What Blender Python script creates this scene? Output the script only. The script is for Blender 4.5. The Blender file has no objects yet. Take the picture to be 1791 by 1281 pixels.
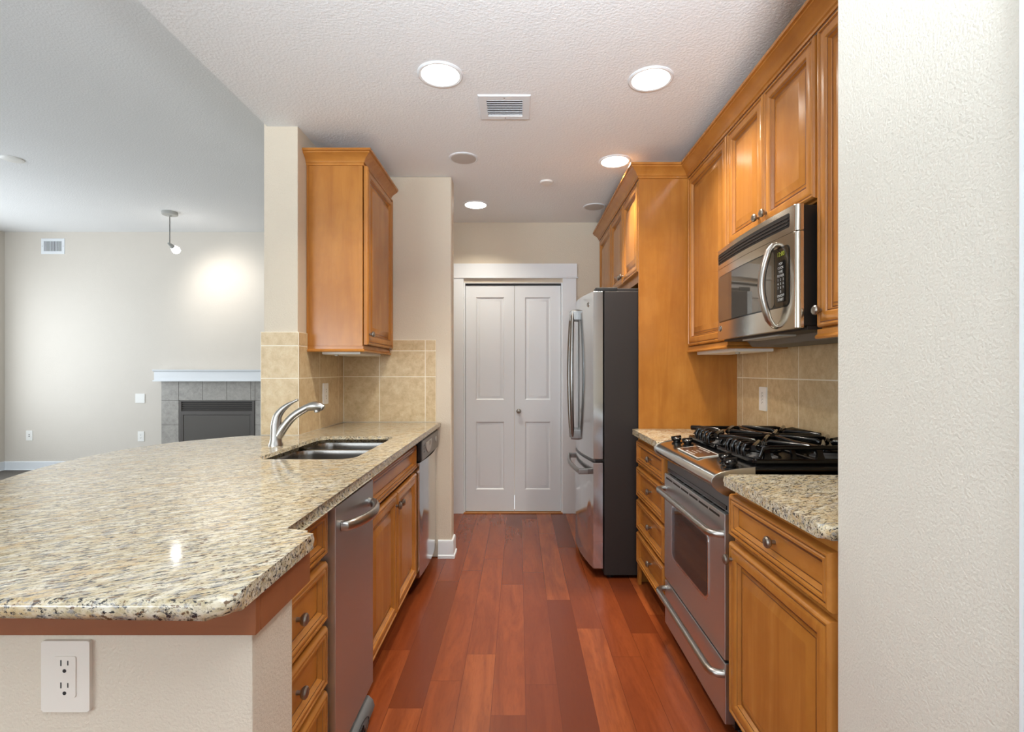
import bpy, bmesh, math, random
from mathutils import Vector, Matrix
from mathutils.geometry import tessellate_polygon
random.seed(7)
SC = bpy.context.scene
COL = SC.collection
PI = math.pi

def S(r, g, b):
    f = lambda c: (c/255/12.92) if c/255 <= .04045 else ((c/255+.055)/1.055)**2.4
    return (f(r), f(g), f(b), 1)

# ------------------------------------------------------------------ camera, world, lights, exposure
FPX, CX, CY, CAMZ = 900.0, 907.0, 649.0, 1.256
cam = bpy.data.cameras.new('camera'); cam_o = bpy.data.objects.new('camera', cam); COL.objects.link(cam_o)
cam_o.location = (0, 0, CAMZ); cam_o.rotation_euler = (PI/2, 0, 0)
cam.sensor_width = 36; cam.lens = FPX/1791*36
cam.shift_x = -(CX-895.5)/1791; cam.shift_y = (CY-640.5)/1791
cam.clip_start = .02
SC.camera = cam_o

w = bpy.data.worlds.new('daylight'); SC.world = w; w.use_nodes = True
w.node_tree.nodes['Background'].inputs[0].default_value = (.85, .93, 1, 1)
w.node_tree.nodes['Background'].inputs[1].default_value = 1.2
SC.view_settings.view_transform = 'Standard'; SC.view_settings.look = 'None'
SC.view_settings.exposure = 0.44; SC.view_settings.gamma = 1; SC.view_settings.use_curve_mapping = False

def area(name, loc, direction, sx, sy, power, col, shape='RECTANGLE', spread=180):
    l = bpy.data.lights.new(name, 'AREA'); l.shape = shape; l.size = sx; l.size_y = sy
    l.energy = power; l.color = col; l.spread = math.radians(spread)
    o = bpy.data.objects.new(name, l); COL.objects.link(o); o.location = loc
    o.rotation_euler = Vector(direction).to_track_quat('-Z', 'Y').to_euler(); return o
DAY = (.78, .90, 1)
area('daylight_rear_window', (.1, -3.05, 1.45), (0, 1, 0.02), 4.0, 2.1, 6, DAY)
area('daylight_living_rear_window', (-4.2, -3.05, 1.45), (0, 1, 2.0), 3.2, 2.2, 185, (.84, .93, 1))
area('daylight_living_window', (-6.36, 4.65, 1.5), (1, .1, 0), 2.5, 1.7, 36, (.88, .95, 1))
CAN_POWER, CAN_COL = 7.5, (1, .92, .78)

FILL_POS = (.25, -.55, 1.62)          # spot of an added floor lamp, unseen behind the camera, to brighten the ceiling
tl_ = bpy.data.lights.new('added_ceiling_fill', 'SPOT'); tl_.energy = 335; tl_.spot_size = math.radians(112); tl_.spot_blend = .8
tl_.shadow_soft_size = .2; tl_.color = (.86, .935, 1)
to_ = bpy.data.objects.new('added_ceiling_fill', tl_); COL.objects.link(to_); to_.location = FILL_POS; to_.rotation_euler = Vector((0, .60, .80)).to_track_quat('-Z', 'Y').to_euler()

# ------------------------------------------------------------------ mesh helpers
class F:                                     # a local frame: width u, height v, outward n
    def __init__(s, o, u, v, n): s.o, s.u, s.v, s.n = Vector(o), Vector(u), Vector(v), Vector(n)
    def __call__(s, a, b, c=0): return s.o + s.u*a + s.v*b + s.n*c
def FL(x, y, z): return F((x, y, z), (0, 1, 0), (0, 0, 1), (1, 0, 0))     # faces +X (left run)
def FR(x, y, z): return F((x, y, z), (0, -1, 0), (0, 0, 1), (-1, 0, 0))   # faces -X (right run)
def FC(x, y, z): return F((x, y, z), (1, 0, 0), (0, 0, 1), (0, -1, 0))    # faces the camera
def FD(x, y, z): return F((x, y, z), (1, 0, 0), (0, 1, 0), (0, 0, -1))    # faces down
def FU(x, y, z): return F((x, y, z), (1, 0, 0), (0, 1, 0), (0, 0, 1))     # faces up

def rrect(a0, a1, b0, b1, r, n=5):
    pts = []
    for cx, cy, t0 in ((a1-r, b1-r, 0), (a0+r, b1-r, PI/2), (a0+r, b0+r, PI), (a1-r, b0+r, 1.5*PI)):
        for k in range(n+1):
            t = t0 + PI/2*k/n; pts.append((cx+r*math.cos(t), cy+r*math.sin(t)))
    return pts

class MB:
    def __init__(s): s.bm = bmesh.new(); s.mi = 0
    def face(s, vs):
        try:
            f = s.bm.faces.new(vs); f.material_index = s.mi; return f
        except ValueError: return None
    def fbox(s, fr, a0, a1, b0, b1, c0, c1, bev=0, seg=2):
        P = [fr(a, b, c) for a in (a0, a1) for b in (b0, b1) for c in (c0, c1)]
        v = [s.bm.verts.new(p) for p in P]
        fs = [s.face([v[i] for i in q]) for q in ((0,1,3,2),(4,6,7,5),(0,4,5,1),(2,3,7,6),(0,2,6,4),(1,5,7,3))]
        if bev:
            es = list({e for f in fs for e in f.edges})
            bmesh.ops.bevel(s.bm, geom=es, offset=bev, segments=seg, affect='EDGES', profile=.5, material=-1)
        return s
    def box(s, x0, x1, y0, y1, z0, z1, bev=0, seg=2):
        return s.fbox(F((0,0,0),(1,0,0),(0,1,0),(0,0,1)), x0, x1, y0, y1, z0, z1, bev, seg)
    def loft(s, rings, cap0=True, cap1=True, closed=True, mis=None):
        vr = [[s.bm.verts.new(p) for p in r] for r in rings]
        n = len(rings[0])
        for i in range(len(vr)-1):
            if mis: s.mi = mis[i]
            for j in range(n if closed else n-1):
                k = (j+1) % n
                s.face((vr[i][j], vr[i][k], vr[i+1][k], vr[i+1][j]))
        if cap0 and len(rings[0]) > 2: s.face(vr[0][::-1])
        if mis: s.mi = mis[-1]
        if cap1 and len(rings[0]) > 2: s.face(vr[-1])
        if mis: s.mi = 0
        return s
    def panel(s, fr, w, h, prof, a=0, b=0, cap0=True):      # concentric rectangles (inset, height, material after)
        rings, mis = [], []
        for p in prof:
            i, c = p[0], p[1]
            rings.append([fr(a+i, b+i, c), fr(a+w-i, b+i, c), fr(a+w-i, b+h-i, c), fr(a+i, b+h-i, c)])
            mis.append(p[2] if len(p) > 2 else 0)
        return s.loft(rings, cap0, True, True, mis)
    def prism(s, fr, pts, c0, c1, bev=0, seg=2):
        v0 = [s.bm.verts.new(fr(a, b, c0)) for a, b in pts]; v1 = [s.bm.verts.new(fr(a, b, c1)) for a, b in pts]
        n = len(pts); f0 = s.face(v0[::-1]); f1 = s.face(v1)
        for i in range(n): s.face((v0[i], v0[(i+1) % n], v1[(i+1) % n], v1[i]))
        if bev:
            es = [e for f in (f0, f1) for e in f.edges]
            bmesh.ops.bevel(s.bm, geom=es, offset=bev, segments=seg, affect='EDGES', profile=.5, material=-1)
        return s
    def tube(s, path, r, seg=12, flat=1.0, up=None, cap=True):
        path = [Vector(p) for p in path]; n = len(path)
        rs = r if isinstance(r, (list, tuple)) else [r]*n
        t0 = (path[1]-path[0]).normalized()
        ref = Vector(up) if up else (Vector((0,0,1)) if abs(t0.z) < .9 else Vector((0,1,0)))
        nrm = (ref - t0*ref.dot(t0)).normalized(); rings = []
        for i, p in enumerate(path):
            t = (path[min(i+1, n-1)]-path[max(i-1, 0)]).normalized()
            nrm = (nrm - t*nrm.dot(t)).normalized(); b = t.cross(nrm)
            rings.append([p + nrm*math.cos(2*PI*k/seg)*rs[i]*flat + b*math.sin(2*PI*k/seg)*rs[i] for k in range(seg)])
        return s.loft(rings, cap, cap)
    def lathe(s, c, axis, prof, seg=24, cap0=True, cap1=True, mis=None):
        ax = Vector(axis).normalized(); c = Vector(c)
        u = ax.orthogonal().normalized(); v = ax.cross(u)
        rings = [[c + ax*h + (u*math.cos(2*PI*k/seg) + v*math.sin(2*PI*k/seg))*max(r, 1e-4) for k in range(seg)] for r, h in prof]
        return s.loft(rings, cap0, cap1, True, mis)
    def sweep(s, path, prof, closed_prof=True):             # plan path, profile (out, z); out is to the right of travel
        n = len(path); P = [Vector(p) for p in path]; rings = []
        for i in range(n):
            ns = []
            if i > 0: d = (P[i]-P[i-1]).normalized(); ns.append(Vector((d.y, -d.x)))
            if i < n-1: d = (P[i+1]-P[i]).normalized(); ns.append(Vector((d.y, -d.x)))
            m = ns[0] if len(ns) == 1 else (ns[0]+ns[1])/(1+ns[0].dot(ns[1]))
            rings.append([Vector((P[i].x+m.x*o, P[i].y+m.y*o, z)) for o, z in prof])
        return s.loft(rings, True, True, True)
    def text(s, fr, body, size, a, b, c=0.0, align='CENTER'):
        cu = bpy.data.curves.new('t', 'FONT'); cu.body = body; cu.size = size; cu.align_x = align; cu.align_y = 'CENTER'
        o = bpy.data.objects.new('t', cu); COL.objects.link(o)
        bpy.context.view_layer.update()
        me = bpy.data.meshes.new_from_object(o.evaluated_get(bpy.context.evaluated_depsgraph_get()))
        vs = [s.bm.verts.new(fr(a+v.co.x, b+v.co.y, c)) for v in me.vertices]
        for p in me.polygons: s.face([vs[i] for i in p.vertices])
        bpy.data.objects.remove(o); bpy.data.curves.remove(cu); bpy.data.meshes.remove(me)
        return s
    def mesh(s, name, mats, loc=(0,0,0), recalc=True):
        bm = s.bm
        if recalc: bmesh.ops.recalc_face_normals(bm, faces=bm.faces)
        bmesh.ops.translate(bm, vec=-Vector(loc), verts=bm.verts)
        for f in bm.faces: f.smooth = True
        for e in bm.edges:
            if len(e.link_faces) != 2 or e.calc_face_angle(0) > .6: e.smooth = False
        me = bpy.data.meshes.new(name); bm.to_mesh(me); bm.free()
        for m in (mats if isinstance(mats, (list, tuple)) else [mats]): me.materials.append(m)
        return me

def thing(name, label, cat, loc, group=None):
    o = bpy.data.objects.new(name, None); COL.objects.link(o); o.location = loc; o.empty_display_size = .05
    o['label'] = label; o['category'] = cat
    if group: o['group'] = group
    return o
def part(root, name, mb, mats, parent=None, label=None):
    base = Vector(root.location)
    o = bpy.data.objects.new(name, mb.mesh(name, mats, base)); COL.objects.link(o); o.parent = parent or root
    if label: o['label'] = label
    return o
def single(name, label, cat, mb, mats, loc=(0,0,0), group=None):
    o = bpy.data.objects.new(name, mb.mesh(name, mats, loc)); COL.objects.link(o); o.location = loc
    o['label'] = label; o['category'] = cat
    if group: o['group'] = group
    return o
def struct(name, mb, mats, parent=None, recalc=True):
    o = bpy.data.objects.new(name, mb.mesh(name, mats, recalc=recalc)); COL.objects.link(o)
    if parent: o.parent = parent
    else: o['kind'] = 'structure'
    return o

# ------------------------------------------------------------------ materials
class NT:
    def __init__(s, name):
        s.m = bpy.data.materials.new(name); s.m.use_nodes = True; s.t = s.m.node_tree
        s.b = s.t.nodes['Principled BSDF']
    def n(s, ty, **kw):
        x = s.t.nodes.new(ty)
        for k, v in kw.items():
            if k.startswith('i_'): x.inputs[k[2:].replace('_', ' ')].default_value = v
            else: setattr(x, k, v)
        return x
    def l(s, a, b): s.t.links.new(a, b)
    def coords(s, scale=(1,1,1), rot=(0,0,0), rnd=0):
        tc = s.n('ShaderNodeTexCoord'); mp = s.n('ShaderNodeMapping'); src = tc.outputs['Object']
        if rnd:
            oi = s.n('ShaderNodeObjectInfo'); mu = s.n('ShaderNodeVectorMath', operation='SCALE')
            ad = s.n('ShaderNodeVectorMath', operation='ADD'); cx = s.n('ShaderNodeCombineXYZ')
            for k in range(3): s.l(oi.outputs['Random'], cx.inputs[k])
            s.l(cx.outputs[0], mu.inputs[0]); mu.inputs['Scale'].default_value = rnd
            s.l(src, ad.inputs[0]); s.l(mu.outputs[0], ad.inputs[1]); src = ad.outputs[0]
        s.l(src, mp.inputs['Vector']); mp.inputs['Scale'].default_value = scale; mp.inputs['Rotation'].default_value = rot
        return mp.outputs[0]
    def noise(s, vec, scale, detail=3, rough=.55, dist=0):
        x = s.n('ShaderNodeTexNoise'); s.l(vec, x.inputs['Vector'])
        x.inputs['Scale'].default_value = scale; x.inputs['Detail'].default_value = detail
        x.inputs['Roughness'].default_value = rough; x.inputs['Distortion'].default_value = dist
        return x.outputs['Fac']
    def ramp(s, fac, stops):
        r = s.n('ShaderNodeValToRGB'); s.l(fac, r.inputs[0]); e = r.color_ramp.elements
        while len(e) < len(stops): e.new(.5)
        for k, (p, c) in enumerate(stops): e[k].position = p; e[k].color = c if len(c) == 4 else (*c, 1)
        return r.outputs[0]
    def mix(s, fac, a, b, mode='MIX'):
        x = s.n('ShaderNodeMix', data_type='RGBA', blend_type=mode)
        for v, i in ((fac, x.inputs[0]), (a, x.inputs[6]), (b, x.inputs[7])):
            if hasattr(v, 'is_linked'): s.l(v, i)
            else: i.default_value = v
        return x.outputs[2]
    def bump(s, fac, strength, dist):
        x = s.n('ShaderNodeBump'); x.inputs['Strength'].default_value = strength; x.inputs['Distance'].default_value = dist
        s.l(fac, x.inputs['Height']); s.l(x.outputs[0], s.b.inputs['Normal']); return x
    def set(s, color=None, rough=None, metal=None, spec=None, coat=None):
        for v, k in ((color, 'Base Color'), (rough, 'Roughness'), (metal, 'Metallic'), (spec, 'Specular IOR Level'), (coat, 'Coat Weight')):
            if v is None: continue
            if hasattr(v, 'is_linked'): s.l(v, s.b.inputs[k])
            else: s.b.inputs[k].default_value = v
        return s.m
def plain(name, color, rough=.5, metal=0, spec=.5): return NT(name).set(color, rough, metal, spec)

def paint(name, color, scale, strength, dist, rough=.55):
    t = NT(name); v = t.coords()
    big = t.noise(v, 1.3, 2)
    c = t.mix(big, tuple(x*.97 for x in color[:3])+(1,), tuple(min(1, x*1.02) for x in color[:3])+(1,))
    h = t.noise(v, scale, 2, .5)
    h = t.ramp(h, [(.28, (0,0,0)), (.72, (1,1,1))])
    t.bump(h, strength, dist); return t.set(c, rough, 0, .35)
M = {}
M['wall'] = paint('beige_wall_paint', S(214, 202, 183), 190, .36, .0022)
M['wall_far'] = paint('light_greige_wall_paint', S(214, 207, 197), 140, .25, .002)
M['wall_near'] = paint('cream_wall_paint', S(219, 215, 203), 190, .3, .0022, .45)
M['ceiling'] = paint('textured_ceiling_paint', S(243, 246, 248), 95, .4, .0025, .7)
M['ceiling_living'] = paint('pale_ceiling_paint', S(240, 241, 242), 85, .3, .003, .7)
M['white'] = plain('white_trim_paint', S(230, 234, 238), .35)
M['plastic'] = plain('white_plastic', S(240, 239, 235), .4)
M['almond'] = plain('pale_almond_plastic', S(228, 220, 208), .4)
M['slot'] = plain('dark_slot', S(35, 32, 30), .6)
M['black'] = plain('black_enamel', S(14, 14, 15), .18)
M['blackmatte'] = plain('black_matte', S(20, 19, 19), .5)
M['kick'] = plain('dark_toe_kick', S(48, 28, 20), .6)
M['iron'] = plain('glossy_cast_iron', S(9, 9, 10), .14)
M['darkside'] = plain('charcoal_appliance_side', S(44, 38, 36), .5, .1)
M['pewter'] = plain('pewter', S(150, 143, 134), .3, .9)
M['chrome'] = plain('chrome', S(215, 215, 213), .1, 1)
M['dgrey'] = plain('grey_plastic', S(98, 98, 98), .5)
M['lgrey'] = plain('light_grey_plastic', S(178, 178, 174), .45)
M['vent_in'] = plain('vent_shadow_grey', S(105, 104, 104), .7)
M['grille'] = plain('speaker_grille_grey', S(196, 190, 184), .8)
M['lettering'] = plain('white_lettering', S(225, 225, 222), .5)
M['mark'] = plain('grey_lettering', S(120, 118, 114), .5)

def steel(name, color, rough, axis):
    t = NT(name); sc = {'z': (240, 240, 4), 'y': (240, 4, 240), 'x': (4, 240, 240)}[axis]
    n = t.noise(t.coords(sc), 1, 2)
    r = t.n('ShaderNodeMapRange'); t.l(n, r.inputs[0]); r.inputs[3].default_value = rough-.02; r.inputs[4].default_value = rough+.03
    t.bump(n, .01, .0003); return t.set(color, r.outputs[0], 1)
M['steel_v'] = steel('brushed_stainless_vertical', S(208, 213, 218), .38, 'z')
M['steel_door'] = steel('polished_stainless_door', S(206, 210, 214), .13, 'z')
M['steel_mw'] = steel('warm_polished_stainless', S(214, 207, 194), .17, 'y')
M['steel_h'] = steel('brushed_stainless_horizontal', S(210, 215, 219), .36, 'y')
M['steel_sink'] = plain('satin_sink_steel', S(158, 154, 149), .24, 1)
M['steel_bar'] = plain('grey_satin_bar', S(150, 148, 145), .3, 1)
M['control'] = plain('grey_control_strip', S(128, 126, 124), .35, .6)
M['nickel'] = plain('brushed_nickel', S(180, 176, 170), .28, 1)

def wood(name, axis, a, b, c, rough=.24):
    t = NT(name); k = {'z': (9, 9, .9), 'y': (9, .9, 9), 'x': (.9, 9, 9)}[axis]
    v = t.coords(k, rnd=9)
    g = t.noise(v, 1.6, 5, .6, .7); f = t.noise(v, 14, 3, .6, .2)
    big = t.noise(t.coords((2.2, 2.2, 1.1), rnd=5), 1.2, 2)
    col = t.ramp(g, [(.28, a), (.52, b), (.75, c)])
    col = t.mix(t.ramp(f, [(.45, (0,0,0)), (.75, (.13,.13,.13))]), col, a)
    col = t.mix(t.ramp(big, [(.35, (0,0,0)), (.7, (.35,.35,.35))]), col, c)
    blot = t.noise(t.coords((1, 1, .7), rnd=7), 7, 4, .6)
    col = t.mix(t.ramp(blot, [(.42, (.4,.4,.4)), (.58, (0,0,0))]), col, a)
    t.bump(f, .04, .0008); return t.set(col, rough, 0, .45)
HA, HB, HC = S(164, 103, 43), S(183, 120, 52), S(195, 133, 63)
M['oak_v'] = wood('honey_maple_vertical', 'z', HA, HB, HC)
M['oak_y'] = wood('honey_maple_along', 'y', HA, HB, HC)
M['oak_x'] = wood('honey_maple_across', 'x', HA, HB, HC)
M['glaze'] = plain('dark_glaze_line', S(104, 58, 26), .4)
M['apron'] = wood('reddish_apron_wood', 'x', S(134, 80, 50), S(145, 88, 55), S(152, 94, 60), .4)

def granite():
    t = NT('speckled_cream_granite')
    def streak(sx, sy, sz, ang):
        m = t.n('ShaderNodeMapping'); t.l(t.coords((1, 1, 1), (0, 0, math.radians(-ang))), m.inputs['Vector'])
        m.inputs['Scale'].default_value = (sx, sy, sz); return m.outputs[0]
    st = streak(1, 3.4, 3, 33); sh = streak(1, 1.9, 1.9, 38)
    base = t.ramp(t.noise(st, 24, 5, .65), [(.32, S(172, 154, 118)), (.47, S(199, 185, 154)), (.62, S(218, 210, 190))])
    tan = t.ramp(t.noise(sh, 8, 4, .7), [(.52, (0,0,0)), (.66, (.7,.7,.7))])
    col = t.mix(tan, base, S(196, 164, 112))
    gry = t.ramp(t.noise(st, 33, 5, .7), [(.53, (0,0,0)), (.60, (.85,.85,.85))])
    col = t.mix(gry, col, S(142, 140, 138))
    brn = t.ramp(t.noise(sh, 58, 3, .55), [(.61, (0,0,0)), (.65, (.9,.9,.9))])
    col = t.mix(brn, col, S(104, 74, 48))
    blk = t.ramp(t.noise(st, 42, 6, .7, .3), [(.553, (0,0,0)), (.592, (1,1,1))])
    col = t.mix(blk, col, S(44, 43, 46))
    fin = t.ramp(t.noise(sh, 130, 3), [(.59, (0,0,0)), (.65, (.6,.6,.6))])
    col = t.mix(fin, col, S(92, 84, 74))
    return t.set(col, .09, 0, .5)
M['granite'] = granite()

def tile(name, a, b, c):
    t = NT(name); v = t.coords(rnd=0)
    col = t.ramp(t.noise(v, 20, 6, .7, .3), [(.3, a), (.5, b), (.7, c)])
    spk = t.ramp(t.noise(v, 110, 3, .6), [(.60, (0,0,0)), (.72, (.4,.4,.4))])
    col = t.mix(spk, col, tuple(x*.72 for x in a[:3])+(1,))
    t.bump(t.noise(v, 60, 3), .06, .001); return t.set(col, .38, 0, .45)
M['tile'] = tile('beige_stone_tile', S(186, 160, 120), S(205, 181, 141), S(217, 199, 163))
M['grout'] = plain('pale_grout', S(240, 231, 212), .8)
M['fire_tile'] = tile('grey_stone_tile', S(150, 146, 141), S(168, 164, 158), S(181, 177, 171))
M['fire_grout'] = plain('dark_grout', S(112, 108, 103), .8)

def floor_mat():
    t = NT('red_cherry_planks'); W, L = .128, 1.15
    tc = t.n('ShaderNodeTexCoord'); sp = t.n('ShaderNodeSeparateXYZ'); t.l(tc.outputs['Object'], sp.inputs[0])
    def mth(op, a, b=None):
        x = t.n('ShaderNodeMath', operation=op)
        for i, q in enumerate((a, b)):
            if q is None: continue
            if hasattr(q, 'is_linked'): t.l(q, x.inputs[i])
            else: x.inputs[i].default_value = q
        return x.outputs[0]
    xx = mth('ADD', sp.outputs[0], 10.0-.043)
    row = mth('FLOOR', mth('DIVIDE', xx, W)); wn = t.n('ShaderNodeTexWhiteNoise', noise_dimensions='1D'); t.l(row, wn.inputs['W'])
    yy = mth('ADD', mth('ADD', sp.outputs[1], 20.0), mth('MULTIPLY', wn.outputs['Value'], L))
    cv = t.n('ShaderNodeCombineXYZ'); t.l(yy, cv.inputs[0]); t.l(xx, cv.inputs[1])
    br = t.n('ShaderNodeTexBrick', offset=0.0, squash=1.0); t.l(cv.outputs[0], br.inputs['Vector'])
    for k, v in (('Color1', (0,0,0,1)), ('Color2', (1,1,1,1)), ('Mortar', (.5,.5,.5,1)), ('Scale', 1), ('Mortar Size', .0011), ('Mortar Smooth', .1), ('Bias', 0), ('Brick Width', L), ('Row Height', W)):
        br.inputs[k].default_value = v
    off = t.n('ShaderNodeVectorMath', operation='SCALE'); t.l(br.outputs['Color'], off.inputs[0]); off.inputs['Scale'].default_value = 7
    ad = t.n('ShaderNodeVectorMath', operation='ADD'); t.l(tc.outputs['Object'], ad.inputs[0]); t.l(off.outputs[0], ad.inputs[1])
    mp = t.n('ShaderNodeMapping'); t.l(ad.outputs[0], mp.inputs[0]); mp.inputs['Scale'].default_value = (9, 1.1, 9)
    g = t.noise(mp.outputs[0], 1.5, 5, .6, 1.1); f = t.noise(mp.outputs[0], 16, 3, .6)
    pl = t.ramp(br.outputs['Color'], [(0, S(106, 48, 23)), (.35, S(134, 64, 31)), (.7, S(145, 72, 35)), (1, S(160, 85, 43))])
    col = t.mix(t.ramp(g, [(.35, (.55,.55,.55)), (.62, (0,0,0))]), pl, S(104, 45, 22))
    col = t.mix(t.ramp(f, [(.5, (0,0,0)), (.75, (.3,.3,.3))]), col, S(98, 42, 20))
    col = t.mix(br.outputs['Fac'], col, S(98, 44, 22))
    t.bump(br.outputs['Fac'], -.25, .001)
    return t.set(col, .23, 0, .5)
M['floor'] = floor_mat()
def carpet():
    t = NT('grey_carpet'); n = t.noise(t.coords(), 160, 2)
    t.bump(n, .6, .006); return t.set(t.ramp(n, [(.3, S(92, 88, 84)), (.7, S(132, 127, 121))]), .95, 0, .1)
M['carpet'] = carpet()
def emit(name, col, st):
    t = NT(name); t.b.inputs['Emission Color'].default_value = col; t.b.inputs['Emission Strength'].default_value = st
    return t.set(S(250, 250, 245), .4)
M['lamp'] = emit('lit_lamp_lens', (1, .95, .86, 1), 8.5)
M['bulb'] = emit('lit_bulb', (1, .96, .9, 1), 18)
M['clock'] = emit('green_display_digits', (.6, .65, .08, 1), .25)
M['clock'].node_tree.nodes['Principled BSDF'].inputs['Base Color'].default_value = S(110, 120, 20)
def glass(name, color, rough, spec): return plain(name, color, rough, 0, spec)
M['dkglass'] = glass('dark_oven_glass', S(38, 33, 30), .06, .6)
M['mwglass'] = plain('mirrored_dark_glass', S(118, 112, 104), .04, .75)
M['fireglass'] = plain('smoked_firebox_glass', S(98, 95, 92), .14, 0, .8)
M['firebox'] = plain('firebox_black_metal', S(92, 88, 85), .45, .2)

# ------------------------------------------------------------------ room dimensions
CEIL, LCEIL = 2.565, 3.0
YS, XS = 3.46, -1.182           # stub wall front, tiled side wall
YB = 4.54                       # back wall with folding doors
XR = 1.306                      # right kitchen wall
YF, XL = 6.46, -6.45            # living room far / left wall
YR = -3.2

b = MB(); b.box(-1.45, 2.5, YR, 4.66, -.06, 0); b.box(-6.5, -1.45, YR, 6.6, -.06, -.001); struct('floor', b, M['floor'])
b = MB(); b.box(XL, -1.46, YR, YF, -.001, .012); struct('floor_living', b, M['carpet'])
b = MB(); b.box(-1.345, 2.6, YR-.1, 5.4, CEIL, 3.1); struct('ceiling_kitchen', b, M['ceiling'])
b = MB(); b.box(-6.6, -1.345, YR-.1, 6.6, LCEIL, 3.1); struct('ceiling_living', b, M['ceiling_living'])
# wall between kitchen and living room: its end is the pillar
b = MB(); b.box(-1.365, XS, 2.755, YF, 0, LCEIL, .006, 2); struct('wall_left', b, M['wall'])
b = MB(); b.box(XS-.02, -.45, YS, YS+.12, 0, CEIL, .012, 4); struct('wall_stub', b, M['wall'])
DX0, DX1, DZ = -.484, .388, 2.035
b = MB(); b.box(-1.3, DX0, YB, YB+.12, 0, CEIL); b.box(DX1, 1.45, YB, YB+.12, 0, CEIL); b.box(DX0, DX1, YB, YB+.12, DZ, CEIL); struct('wall_back', b, M['wall'])
b = MB(); b.box(-1.3, 1.45, 5.2, 5.3, 0, CEIL); b.box(-.9, -.8, YB+.12, 5.2, 0, CEIL); b.box(.75, .85, YB+.12, 5.2, 0, CEIL); struct('wall_closet', b, M['wall'])
b = MB(); b.box(XR, XR+.12, 1.13, YB, 0, CEIL); struct('wall_right', b, M['wall'])
b = MB(); b.box(.70, 2.5, .585, 1.132, 0, CEIL, .006, 2); struct('wall_near_right', b, M['wall_near'])
b = MB(); b.box(XL-.1, -1.36, YF, YF+.12, 0, LCEIL); struct('wall_far', b, M['wall_far'])
def holed(x_is_const, c0, c1, u0, u1, z1, holes):
    b = MB(); u = u0
    def q(a0, a1, z0, zz):
        if x_is_const: b.box(c0, c1, a0, a1, z0, zz)
        else: b.box(a0, a1, c0, c1, z0, zz)
    for h0, h1, g0, g1 in holes:
        q(u, h0, 0, z1); q(h0, h1, 0, g0); q(h0, h1, g1, z1); u = h1
    q(u, u1, 0, z1); return b
struct('wall_living_left', holed(True, XL-.12, XL, YR-.1, YF, LCEIL, [(3.35, 5.95, .6, 2.4)]), M['wall_far'])
struct('wall_rear', holed(False, YR-.12, YR, XL-.1, 2.6, LCEIL, [(-5.85, -2.55, .3, 2.5), (-1.9, 2.1, .35, 2.45)]), M['wall_far'])
b = MB(); b.box(2.5, 2.6, YR, 1.13, 0, CEIL); struct('wall_dining_right', b, M['wall_far'])
def window(name, x_is_const, c, u0, u1, z0, z1, n):
    b = MB()
    def q(a0, a1, zz0, zz1, d0=-.03, d1=.03):
        if x_is_const: b.box(c+d0, c+d1, a0, a1, zz0, zz1)
        else: b.box(a0, a1, c+d0, c+d1, zz0, zz1)
    q(u0, u0+.05, z0, z1); q(u1-.05, u1, z0, z1); q(u0+.05, u1-.05, z0, z0+.05); q(u0+.05, u1-.05, z1-.05, z1)
    for k in range(1, n):
        u = u0+(u1-u0)*k/n; q(u-.025, u+.025, z0+.05, z1-.05)
    return struct(name, b, M['white'])
window('window_1', True, XL-.06, 3.35, 5.95, .6, 2.4, 2)
window('window_2', False, YR-.06, -5.85, -2.55, .3, 2.5, 2)
window('window_3', False, YR-.06, -1.9, 2.1, .35, 2.45, 3)

# baseboards
BP = [(0, 0), (.022, 0), (.022, .018), (.014, .024), (.014, .105), (.009, .118), (0, .12)]
def base(name, path):
    b = MB(); b.sweep(path, BP); return struct(name, b, M['white'])
base('baseboard_stub', [(-.45, YS+.12), (-.45, YS), (-.54, YS)][::-1])
base('baseboard_far', [(XL, YF), (-4.55, YF)])
base('baseboard_living_left', [(XL, YR), (XL, YF)])
base('baseboard_back', [(-1.18, YB), (-.62, YB)])
# the cased edge at the extreme right
b = MB(); b.box(.682, .70, .52, .703, 0, CEIL-.15, .003); struct('trim_1', b, M['white'])

# pony wall under the peninsula
b = MB(); b.box(-1.32, -.46, .89, 1.048, 0, .879, .004); b.box(-1.32, -1.2, 1.048, 2.742, 0, .879); struct('wall_peninsula', b, M['wall'])

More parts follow.
